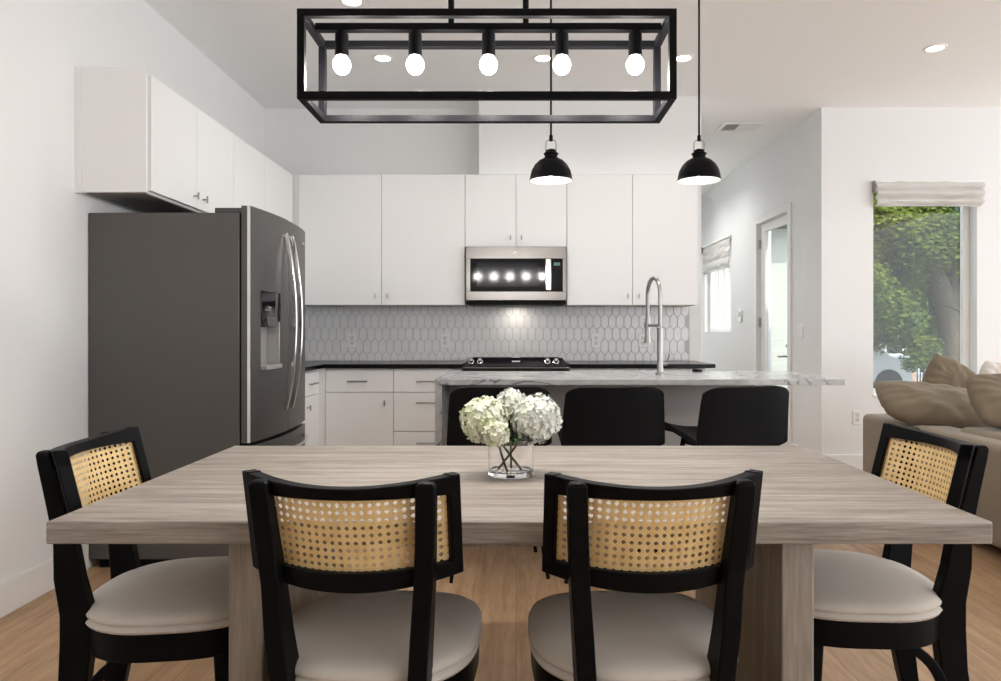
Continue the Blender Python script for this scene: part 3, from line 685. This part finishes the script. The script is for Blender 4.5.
# ------------------------------------------------------------------ dining chairs
def seat_outline(y0=-.220, y1=.237, a=.231, n=64):
    out = []; yc = -.01
    for i in range(n):
        th = 2 * PI * i / n; c, s = math.cos(th), math.sin(th)
        e = 2 / 3.6 if s > 0 else 2 / 2.2
        b = (y1 - yc) if s > 0 else (yc - y0)
        out.append((a * math.copysign(abs(c) ** (2 / (3.6 if s > 0 else 2.3)), c), yc + b * math.copysign(abs(s) ** e, s)))
    return out
def inset(o, d):
    r = []
    for x, y in o:
        l_ = math.hypot(x, y + .01); f = max(0, l_ - d) / l_
        r.append((x * f, (y + .01) * f - .01))
    return r
def make_chair():
    t = thing('dining_chair', '', 'chair', group='black cane-back dining chairs')
    O = seat_outline()
    bm = bmesh.new(); R = []
    for z, d in ((.440, .014), (.443, .004), (.450, 0), (.457, .003), (.4605, .009), (.464, .003), (.472, .001), (.481, .006), (.488, .018), (.493, .045), (.497, .09), (.499, .16), (.4995, .225)):
        R.append([(x, y, z) for x, y in inset(O, d)])
    rings(bm, R); obj('seat_cushion', bm, CUSH, t, smooth=50)
    bm = bmesh.new(); A = inset(O, .008); B = inset(O, .034)
    rings(bm, [[(x, y, .374) for x, y in B], [(x, y, .374) for x, y in A], [(x, y, .4395) for x, y in A], [(x, y, .4395) for x, y in inset(O, .2)]], cap=True)
    obj('seat_rail', bm, BLACK, t, smooth=40, bevel=.003)
    # rear posts, which run down as rear legs
    prof = [(.874, -.262, .022, .163), (.868, -.262, .030, .163), (.84, -.256, .034, .162), (.76, -.240, .038, .158), (.66, -.220, .046, .152), (.56, -.214, .062, .145), (.47, -.199, .072, .138), (.40, -.199, .074, .136), (.30, -.206, .066, .138), (.15, -.232, .052, .144), (0, -.262, .036, .150)]
    for s in (-1, 1):
        bm = bmesh.new(); R = []
        for z, y, dp, x in prof:
            wx = .019 if z < .85 else (.019 if z < .87 else .012)
            R.append([(s * x - wx, y - dp / 2, z), (s * x + wx, y - dp / 2, z), (s * x + wx, y + dp / 2, z), (s * x - wx, y + dp / 2, z)])
        rings(bm, R); obj('rear_leg', bm, BLACK, t, bevel=.007, seg=3, smooth=40)
        bm = bmesh.new(); tube(bm, [(s * .165, .150, .378), (s * .172, .165, 0)], 0, flat=[(.040, .040), (.026, .026)], up=(0, 1, 0)); obj('front_leg', bm, BLACK, t, bevel=.006, seg=3)
        pts = [(s * .155, -.015 - .165 * math.sin(PI / 2 * i / 10), .372 - .15 * (1 - math.cos(PI / 2 * i / 10))) for i in range(11)]
        bm = bmesh.new(); tube(bm, pts, 0, flat=(.026, .018), up=(1, 0, 0)); obj('curved_brace', bm, BLACK, t, bevel=.004)
    # curved back frame
    hw, zb, zt, sag, lean = .213, .672, .882, .078, .24
    def yb(u, z): return -.204 + (zt - z) * lean - sag * (1 - (u / hw) ** 2)
    def rail(bm, z0, z1, thick=.030, lip=0, lip0=0):
        R = []
        for i in range(25):
            u = -hw + 2 * hw * i / 24
            dy = 2 * sag * u / hw ** 2; nx, ny = -dy / math.hypot(1, dy), 1 / math.hypot(1, dy)
            q = thick / 2
            dip = -lip * (1 - (u / hw) ** 2); dp0 = -lip0 * (1 - (u / hw) ** 2)
            R.append([(u - nx * q, yb(u, z0) - ny * q, z0 + dp0), (u - nx * q, yb(u, z1) - ny * q, z1 + dip), (u + nx * q, yb(u, z1) + ny * q, z1 + dip), (u + nx * q, yb(u, z0) + ny * q, z0 + dp0)])
        rings(bm, R)
    bm = bmesh.new(); rail(bm, zt - .041, zt, lip=.017)
    rail(bm, zb, zb + .030, lip=.010, lip0=.021)
    dy = 2 * sag / hw
    for s in (-1, 1):
        l_ = math.hypot(1, dy); tx, ty_ = 1 / l_, s * dy / l_; nx, ny = -ty_, tx
        R = []
        for z in (zb + .001, zt - .001):
            y = yb(hw, z); R.append([(s * hw + tx * a + nx * b, y + ty_ * a + ny * b, z) for a, b in ((-.025 if s > 0 else 0, -.0149), (0 if s > 0 else .025, -.0149), (0 if s > 0 else .025, .0149), (-.025 if s > 0 else 0, .0149))])
        rings(bm, R)
    obj('back_frame', bm, BLACK, t, bevel=.003, smooth=40)
    # woven cane
    bm = bmesh.new(); p = .0155; Z0, Z1, U = zb + .020, zt - .030, hw - .018
    zc = (Z0 + Z1) / 2
    def cp(u, z, off): return (u, yb(u, z) + off, z - .013 * (1 - (u / hw) ** 2))
    def ribbon(pts, w_, off, ax):
        prev = None
        for (u, z) in pts:
            if ax == 'v': a, b = (u - w_, z), (u + w_, z)
            elif ax == 'h': a, b = (u, z - w_), (u, z + w_)
            else: a, b = (u - w_ * .707, z + w_ * .707 * ax), (u + w_ * .707, z - w_ * .707 * ax)
            c = (bm.verts.new(cp(a[0], a[1], off)), bm.verts.new(cp(b[0], b[1], off)))
            if prev: bm.faces.new((prev[0], prev[1], c[1], c[0]))
            prev = c
    nu_ = int(U / p) + 1; nz_ = int((Z1 - Z0) / 2 / p) + 1
    for u in (-U - .003, U + .003): ribbon([(u, Z0 + (Z1 - Z0) * k / 6) for k in range(7)], .008, .002, 'v')
    for i in range(-nu_, nu_ + 1):
        for dd in (-.0018, .0018):
            u = i * p + dd
            if abs(u) <= U: ribbon([(u, Z0 + (Z1 - Z0) * k / 6) for k in range(7)], .0015, 0, 'v')
    for j in range(-nz_, nz_ + 1):
        for dd in (-.0018, .0018):
            z = zc + j * p + dd
            if Z0 <= z <= Z1: ribbon([(-U + 2 * U * k / 30, z) for k in range(31)], .0015, .0007, 'h')
    Hc = (Z1 - Z0)
    for sgn in (1, -1):
        k = -60
        while k < 60:
            c = (k + .5) * p; k += 1
            # line u = c + sgn*(z - zc)
            pts = []
            for q in range(41):
                z = Z0 + Hc * q / 40; u = c + sgn * (z - zc)
                if abs(u) <= U: pts.append((u, z))
            if len(pts) > 2: ribbon(pts, .0017, .0012 + .0004 * sgn, sgn)
    o = obj('cane_panel', bm, CANE, t, smooth=0)
    return t
ch = make_chair()
ch.location = (-.315, 1.615, 0); ch.rotation_euler = (0, 0, -.07); ch['label'] = 'black cane-back dining chair seen from behind, nearest the fridge side'
dup(ch, (.262, 1.615, 0), .065, 'black cane-back dining chair seen from behind, on the right of the front pair')
dup(ch, (-.895, 1.895, 0), -PI / 2 + .12, 'black cane-back dining chair at the table end beside the left wall')
dup(ch, (.922, 1.965, 0), PI / 2 - .05, 'black cane-back dining chair at the table end beside the sofa')

# ------------------------------------------------------------------ vase and hydrangeas
vx, vy, vz = -.014, 1.975, .7605
VR = .064
t = thing('glass_vase', 'low round clear glass vase holding hydrangea stems on the dining table', 'vase', (vx, vy, vz))
bm = bmesh.new(); lathe(bm, [(.0001, 0), (VR - .003, 0), (VR, .003), (VR, .100), (VR - .002, .1015), (VR - .004, .100), (VR - .004, .016), (VR - .010, .012), (.0001, .011)], n=48)
obj('glass_wall', bm, VGLASS, t, smooth=40)
random.seed(5)
def hydrangea(label, c, r, mat, base_pt, nf, seed, leafy=0, group='white hydrangeas in the vase'):
    random.seed(seed)
    t = thing('hydrangea', label, 'flower', (vx, vy, vz + .014), group=group)
    bm = bmesh.new(); cc = Vector(c)
    ball(bm, cc, r * .80, 1, 1, .95, 16, 10)
    for i in range(nf):
        z = 1 - 2 * (i + .5) / nf; ph = i * 2.39996 + random.uniform(-.15, .15)
        n = Vector((math.sqrt(1 - z * z) * math.cos(ph), math.sqrt(1 - z * z) * math.sin(ph), z * .95))
        rr = r * (.90 + .12 * random.random() + .07 * noise.noise(n * 2.2 + Vector((seed, 0, 0))))
        p = cc + n * rr; nn = (n + Vector((random.uniform(-.45, .45), random.uniform(-.45, .45), random.uniform(-.35, .45)))).normalized()
        u = nn.orthogonal().normalized(); v = nn.cross(u); a0 = random.uniform(0, PI / 2); s = random.uniform(.0075, .0112)
        for k in range(4):
            a = a0 + k * PI / 2; dr = u * math.cos(a) + v * math.sin(a); sd = nn.cross(dr)
            lift = random.uniform(.05, .5)
            P = [p, p + dr * s * .55 + sd * s * .48 + nn * s * .18 * lift, p + dr * s * 1.05 + sd * s * .30 + nn * s * .55 * lift, p + dr * s * 1.15 + nn * s * .40 * lift, p + dr * s * 1.05 - sd * s * .30 + nn * s * .55 * lift, p + dr * s * .55 - sd * s * .48 + nn * s * .18 * lift]
            vs = [bm.verts.new(q) for q in P]; m_ = bm.verts.new(p + dr * s * .6 - nn * s * .06)
            for q in range(6): bm.faces.new((vs[q], vs[(q + 1) % 6], m_))
    obj('bloom', bm, mat, t, smooth=40)
    b = Vector(base_pt)
    bm = bmesh.new(); tube(bm, [b, b.lerp(cc, .4) + Vector((0, -.006, 0)), b.lerp(cc, .8)], .0032, 8); obj('stem', bm, STEM, t)
    bm = bmesh.new()
    for k in range(leafy):
        a = 2 * PI * k / leafy + seed; base_ = b.lerp(cc, .58)
        dr = Vector((math.cos(a), math.sin(a), .15)).normalized(); L_ = .05; sd = dr.cross(Vector((0, 0, 1))).normalized()
        prev = None
        for q in range(7):
            f = q / 6; w_ = .019 * math.sin(PI * min(.98, f * .93 + .05)) ; c0 = base_ + dr * L_ * f + Vector((0, 0, .012 * math.sin(PI * f) - .012 * f))
            row_ = [bm.verts.new(c0 - sd * w_ + Vector((0, 0, .003))), bm.verts.new(c0), bm.verts.new(c0 + sd * w_ + Vector((0, 0, .003)))]
            if prev:
                bm.faces.new((prev[0], prev[1], row_[1], row_[0])); bm.faces.new((prev[1], prev[2], row_[2], row_[1]))
            prev = row_
    if leafy: obj('leaf', bm, LEAF, t, smooth=60)
    else: bm.free()
hydrangea('large cream-white hydrangea head at the left of the vase', (-.073, -.02, .142), .066, PETAL, (.030, -.01, .0), 240, 1, 4)
hydrangea('large pure white hydrangea head at the right of the vase', (.070, -.015, .146), .069, PETALW, (-.035, -.005, .003), 260, 2, 5)
hydrangea('small white hydrangea head rising behind between the two large ones', (.000, .035, .180), .044, PETALW, (.0, .02, .0), 110, 3, 3)
hydrangea('small greenish hydrangea head tucked low at the front left of the vase', (-.042, -.070, .112), .036, PETAL, (-.01, -.03, .0), 90, 4, 0)

# ------------------------------------------------------------------ sofa
def softbox(bm, x0, x1, y0, y1, z0, z1, r=.05, n=5):
    cs = []; 
    def ring(z, d):
        R = []
        for (cx_, cy_, a0) in ((x1 - r, y1 - r, 0), (x0 + r, y1 - r, 90), (x0 + r, y0 + r, 180), (x1 - r, y0 + r, 270)):
            for k in range(n + 1):
                a = math.radians(a0 + 90 * k / n); R.append((cx_ + (r - d) * math.cos(a), cy_ + (r - d) * math.sin(a), z))
        return R
    R = []
    q = r * .8
    for k in range(n + 1):
        a = PI / 2 * k / n; R.append(ring(z0 + q * (1 - math.sin(a)), q * (1 - math.cos(a))))
    R = R[::1]
    Rr = [ring(z0 + q - q * math.cos(PI / 2 * k / n), q - q * math.sin(PI / 2 * k / n)) for k in range(n + 1)]
    Rt = [ring(z1 - q + q * math.sin(PI / 2 * k / n), q - q * math.cos(PI / 2 * k / n)) for k in range(n + 1)]
    rings(bm, Rr + Rt)
sx0 = 2.43
t = thing('sofa', 'low tan linen sofa with its back to the dining area', 'sofa', (sx0, 4.98, 0))
def sb(name, *b, r=.05):
    bm = bmesh.new(); softbox(bm, *b, r=r); return obj(name, bm, SOFA, t, smooth=60)
sb('back', 0, .24, -2.6, -.002, .06, .588)
sb('arm', .242, 1.02, -.24, 0, .06, .586)
sb('seat_base', .242, 1.02, -2.6, -.242, .06, .34)
sb('seat_cushion', .25, 1.0, -1.30, -.25, .342, .50, r=.06)
sb('seat_cushion', .25, 1.0, -2.55, -1.31, .342, .50, r=.06)
sb('back_cushion', .12, .36, -2.45, -.86, .45, .612, r=.07)
for x, y in ((.06, -.10), (.95, -.10), (.06, -2.5), (.95, -2.5)): bobj('foot', BLACK, t, (x - .02, x + .04, y - .03, y + .03, 0, .06), bevel=.003)

def cushion(name, label, w_, h_, th, loc, rot, mat, seed=0, group='loose cushions on the sofa', cat='cushion', wr=1.0):
    bm = bmesh.new(); n = 34; V = {}
    for side in (1, -1):
        for i in range(n + 1):
            for j in range(n + 1):
                u, v = -1 + 2 * i / n, -1 + 2 * j / n
                edge = i in (0, n) or j in (0, n)
                if edge and side == -1: V[(side, i, j)] = V[(1, i, j)]; continue
                f = (max(0, 1 - abs(u) ** 2.4) * max(0, 1 - abs(v) ** 2.4)) ** .48
                pin = pin2 = 1 - .13 * u * u * v * v - .03 * abs(math.sin(u * 3 + v * 2 + seed))
                x, y = u * w_ / 2 * pin, v * h_ / 2 * pin2
                q = Vector((u * 1.7 + seed, v * 1.7, side * .7 + seed))
                wn = noise.noise(q * 1.6) * .018 * wr
                ang = math.atan2(v, u); rad = math.hypot(u, v)
                wn += math.sin(ang * 15 + 2.5 * noise.noise(q)) * .0055 * wr * min(1, rad) ** 2 * (1 - min(1, rad / 1.45) ** 3) * 2
                wn += noise.noise(Vector((u * 5 + seed, v * 1.5, side))) * .010 * wr
                z = side * (f * th / 2) + wn * (f if edge else max(f, .2))
                V[(side, i, j)] = bm.verts.new((x, y, z))
    for side in (1, -1):
        for i in range(n):
            for j in range(n):
                q = [V[(side, i, j)], V[(side, i + 1, j)], V[(side, i + 1, j + 1)], V[(side, i, j + 1)]]
                bm.faces.new(q if side == 1 else q[::-1])
    o = obj(name, bm, mat, smooth=80)
    o.location = loc; o.rotation_euler = rot
    return tag(o, label, cat, group)
def at(px, py, y): return Vector(((px - VX) / F * y, y, CH - (py - VY) / F * y))
cushion('cushion', 'large wrinkled taupe linen cushion slumped over the sofa corner', .80, .44, .19, (2.70, 4.48, .682), (math.radians(30), math.radians(8), math.radians(-4)), PILLOW, 1)
cushion('cushion', 'small taupe cushion standing upright against the window behind the others', .36, .36, .15, (2.985, 4.87, .80), (math.radians(80), math.radians(28), 0), PILLOW, 5)
cushion('cushion', 'off-white cushion at the rear next to the window frame', .30, .36, .13, (3.33, 4.87, .775), (math.radians(80), math.radians(20), 0), WPILLOW, 8)
cushion('cushion', 'taupe linen cushion cut off by the right edge of the photo', .54, .42, .17, (2.86, 4.00, .755), (math.radians(42), math.radians(6), math.radians(-10)), PILLOW, 11)

# ------------------------------------------------------------------ shades
def roman(name, label, W, Hh, seed, loc, rz, depth=.075):
    bm = bmesh.new(); nx, nz = 60, 30; V = []
    for j in range(nz + 1):
        rowv = []
        v = j / nz
        for i in range(nx + 1):
            u = i / nx
            ed = abs(2 * u - 1)
            sg = .018 * (1 - ed ** 2) * math.sin(PI * v)       # folds sag in the middle
            vv = v * 3.0 + .22 * (1 - ed ** 2) + .12 * noise.noise(Vector((u * 4, v * 2, seed)))
            out = depth * (.45 + .55 * abs(math.sin(PI * vv))) * (.35 + .65 * min(1, v * 4))
            out += .012 * noise.noise(Vector((u * 7, v * 9, seed + 3)))
            rowv.append(bm.verts.new(((u - .5) * W * (1 - .06 * v * (1 if u > .5 else .0)), -out, Hh * (1 - v) - sg)))
        V.append(rowv)
    for a, b in zip(V, V[1:]):
        for i in range(nx): bm.faces.new((a[i], a[i + 1], b[i + 1], b[i]))
    t = thing(name, label, 'window shade', loc, rz, group='roman shades')
    o = obj('folded_fabric', bm, SHADE, t, smooth=70)
    s = o.modifiers.new('Solid', 'SOLIDIFY'); s.thickness = .004
    bobj('headrail', TRIM, t, (-W / 2, W / 2, -.03, -.001, Hh - .02, Hh), bevel=.002)
    bobj('chain_bracket', NICKEL, t, (-W / 2 - .006, -W / 2, -.045, -.001, Hh - .10, Hh), bevel=.002)
roman('roman_shade', 'folded white roman shade at the top of the tall tree-view window', .905, .215, 1, (3.425, YW, 2.20), 0)
roman('roman_shade', 'white roman shade half covering the small hall window', 1.2, .38, 4, (XR, 8.92, 1.93), -PI / 2, .03)

# ------------------------------------------------------------------ outdoors
o = struct('ground', PAVE, (XR + .15, 40, YW + .17, 45, -.40, -.35), (-10, XR + .15, YH + .2, 45, -.40, -.35), smooth=0)
o = tag(bobj('lawn_strip', LAWN, None, (5.6, 30, 8.0, 12.6, -.35, -.33)), 'green lawn outside the tall window', 'lawn'); o['kind'] = 'stuff'
t = thing('neighbouring_house', 'bright white horizontal-siding house seen through the glass door', 'house', (4.1, 11.2, -.35))
bm = bmesh.new()
for k in range(16):
    M = Matrix.Translation((0, 0, k * .20)) @ Matrix.Rotation(math.radians(5), 4, 'X'); box(bm, -1.25, 1.1, 0, .03, 0, .205, M)
box(bm, -1.24, 1.09, .03, 1.4, 0, 3.2); obj('wall', bm, SIDING, t)
bm = bmesh.new(); rings(bm, [[(-1.5, -.4, 3.15), (-1.5, .6, 3.8), (-1.5, 1.6, 3.15)], [(1.4, -.4, 3.15), (1.4, .6, 3.8), (1.4, 1.6, 3.15)]]); obj('roof', bm, ROOFM, t)
# tree
t = thing('shade_tree', 'large leafy green tree with thick trunk outside the window', 'tree', (8.6, 13.6, -.35))
def tl(px, py, y): 
    q = at(px, py, y); return (q.x - 8.6, q.y - 13.6, q.z + .35)
bm = bmesh.new()
tube(bm, [(0.15, 0, 0), tl(956, 400, 13.6), tl(953, 350, 13.6), tl(945, 300, 13.6), tl(930, 262, 13.6), tl(912, 235, 13.5), tl(895, 205, 13.3)], [.34, .25, .21, .20, .16, .12, .07], 16)
tube(bm, [tl(946, 310, 13.6), tl(960, 270, 13.7), tl(972, 225, 13.9), tl(980, 170, 14.2)], [.24, .19, .15, .08], 12)
tube(bm, [tl(925, 255, 13.6), tl(932, 225, 13.8), tl(935, 180, 14)], [.15, .12, .06], 10)
obj('trunk', bm, BARK, t, smooth=70)
random.seed(11); bm = bmesh.new()
cl = []
for i in range(95):
    px = random.uniform(850, 1010); py = random.uniform(130, 250); cl.append((Vector(tl(px, py, random.uniform(12.6, 15.5))), random.uniform(.35, .7)))
for i in range(75):
    px = random.uniform(858, 925); py = random.uniform(240, 335); cl.append((Vector(tl(px, py, random.uniform(12.6, 16.0))), random.uniform(.28, .5)))
for i in range(45):
    px = random.uniform(915, 1000); py = random.uniform(230, 350); cl.append((Vector(tl(px, py, random.uniform(14.6, 16.5))), random.uniform(.3, .55)))
for i in range(10):
    px = random.uniform(912, 938); py = random.uniform(338, 362); cl.append((Vector(tl(px, py, 13.2)), random.uniform(.12, .25)))
for c_, r_ in cl:
    for k in range(int(950 * r_)):
        n = Vector((random.gauss(0, 1), random.gauss(0, 1), random.gauss(0, 1))).normalized(); p_ = c_ + n * r_ * random.uniform(.35, 1.05) * Vector((1, 1, .75)).length / 1.6
        a = Vector((random.gauss(0, 1), random.gauss(0, 1), random.gauss(0, .6))).normalized(); b_ = a.orthogonal().normalized(); s_ = random.uniform(.035, .062)
        vs = [bm.verts.new(p_ + a * s_), bm.verts.new(p_ + b_ * s_ * .6), bm.verts.new(p_ - a * s_), bm.verts.new(p_ - b_ * s_ * .6)]; bm.faces.new(vs)
obj('crown', bm, TREE1, t, smooth=0)
# distant house, fence, van, posts
t = thing('distant_house', 'low grey-blue house far behind the fence and tree', 'house', (14.6, 25, -.42))
bobj('wall', HOUSEB, t, (-5, 6, 0, 5, 0, 1.75))
bm = bmesh.new(); rings(bm, [[(-5.4, -.5, 1.7), (-5.4, 2.5, 2.7), (-5.4, 5.5, 1.7)], [(6.4, -.5, 1.7), (6.4, 2.5, 2.7), (6.4, 5.5, 1.7)]]); obj('roof', bm, pm('pale_roof', (.42, .46, .50), .8), t)
for x in (-1.2, .7): 
    f_ = bobj('window', TRIM, t, (x - .35, x + .35, -.04, 0, .75, 1.45)); bobj('pane', DKGLASS, f_, (x - .28, x + .28, -.05, -.04, .82, 1.38), smooth=0)
t = thing('metal_fence', 'black vertical-bar metal fence beyond the window', 'fence', (10.7, 20.0, -.42))
bm = bmesh.new()
for k in range(46): box(bm, k * .085, k * .085 + .02, 0, .02, 0, .78)
obj('picket', bm, BLKMET, t); bobj('fence_rail', BLKMET, t, (0, 3.9, .002, .018, .70, .73), (0, 3.9, .002, .018, .15, .18))
t = thing('parked_van', 'white parked van partly visible at the lower left of the window', 'van', (8.52, 18.0, -.42))
sec = [(-1.0, .5, .95), (-.95, .45, 1.0), (-.3, .42, 1.12), (.0, .42, 1.52), (.3, .42, 1.62), (1.0, .42, 1.60)]
bm = bmesh.new(); prof = [(1.15, .35), (1.15, .78), (.95, .92), (.60, 1.02), (.25, 1.38), (-.3, 1.45), (-2.6, 1.42), (-2.7, .9), (-2.7, .35)]
R = []
for y, f_ in ((-.85, .97), (-.80, 1.0), (.80, 1.0), (.85, .97)): R.append([(x, y, .35 + (z - .35) * f_) for x, z in prof])
rings(bm, R); obj('body', bm, VANW, t, bevel=.04, smooth=50)
bobj('side_window', DKGLASS, t, (-1.2, .15, -.862, -.84, 1.0, 1.28), (-2.5, -1.35, -.862, -.84, 1.0, 1.28), bevel=.01)
bm = bmesh.new(); box(bm, -.02, .02, -.70, .70, -.16, .20, Matrix.Translation((.44, 0, 1.20)) @ Matrix.Rotation(math.radians(-45), 4, 'Y')); obj('windshield', bm, DKGLASS, t, bevel=.01)
for x in (.55, -1.9):
    for y in (-.78, .78):
        bm = bmesh.new(); lathe(bm, [(.0001, -.1), (.2, -.1), (.33, -.09), (.34, 0), (.33, .09), (.2, .1), (.0001, .1)], n=28)
        bmesh.ops.transform(bm, matrix=Matrix.Translation((x, y, .34)) @ Matrix.Rotation(PI / 2, 4, 'X'), verts=bm.verts); obj('wheel', bm, RUBBER, t)
bobj('headlight', PLSH, t, (1.13, 1.17, -.75, -.5, .6, .75), (1.13, 1.17, .5, .75, .6, .75), bevel=.01)
for i, (px, lab) in enumerate(((903.5, 'orange-brown timber post outside, the left one of two'), (911.5, 'orange-brown timber post outside, the right one of two'))):
    q = at(px, 367, 19.4)
    t = thing('timber_post', lab, 'post', (q.x, 19.4, -.42), group='timber posts by the fence')
    bobj('shaft', POSTW, t, (-.085, .085, -.085, .085, 0, q.z + .40), bevel=.01)
    bobj('cap', pm('pale_cap', (.6, .55, .5), .6), t, (-.095, .095, -.095, .095, q.z + .40, q.z + .43), bevel=.01)

# ------------------------------------------------------------------ light, camera
W_ = bpy.data.worlds.new('World'); bpy.context.scene.world = W_; W_.use_nodes = True
W_.node_tree.nodes['Background'].inputs[0].default_value = (.94, .97, 1.0, 1); W_.node_tree.nodes['Background'].inputs[1].default_value = 2.6
s = bpy.data.lights.new('sun', 'SUN'); s.energy = 4.5; s.angle = math.radians(2); s.color = (1, .95, .86)
so = bpy.data.objects.new('sun', s); C.objects.link(so); so.rotation_euler = (math.radians(38), 0, math.radians(25))

cam = bpy.data.cameras.new('camera'); cam.sensor_width = 36; cam.lens = F / 1001 * 36
cam.shift_x = -(VX - 500.5) / 1001; cam.shift_y = -(340.5 - VY) / 1001; cam.clip_start = .05
co = bpy.data.objects.new('camera', cam); C.objects.link(co); co.location = (0, 0, CH); co.rotation_euler = (PI / 2, 0, 0)
sc = bpy.context.scene; sc.camera = co
sc.view_settings.view_transform = 'Standard'; sc.view_settings.look = 'None'; sc.view_settings.gamma = 1; sc.view_settings.exposure = .32
sc.view_settings.use_curve_mapping = False
sc.cycles.max_bounces = 12; sc.cycles.diffuse_bounces = 6; sc.cycles.transparent_max_bounces = 12
sc.cycles.use_denoising = True; sc.cycles.sample_clamp_indirect = 6
sc.cycles.caustics_reflective = False; sc.cycles.caustics_refractive = False
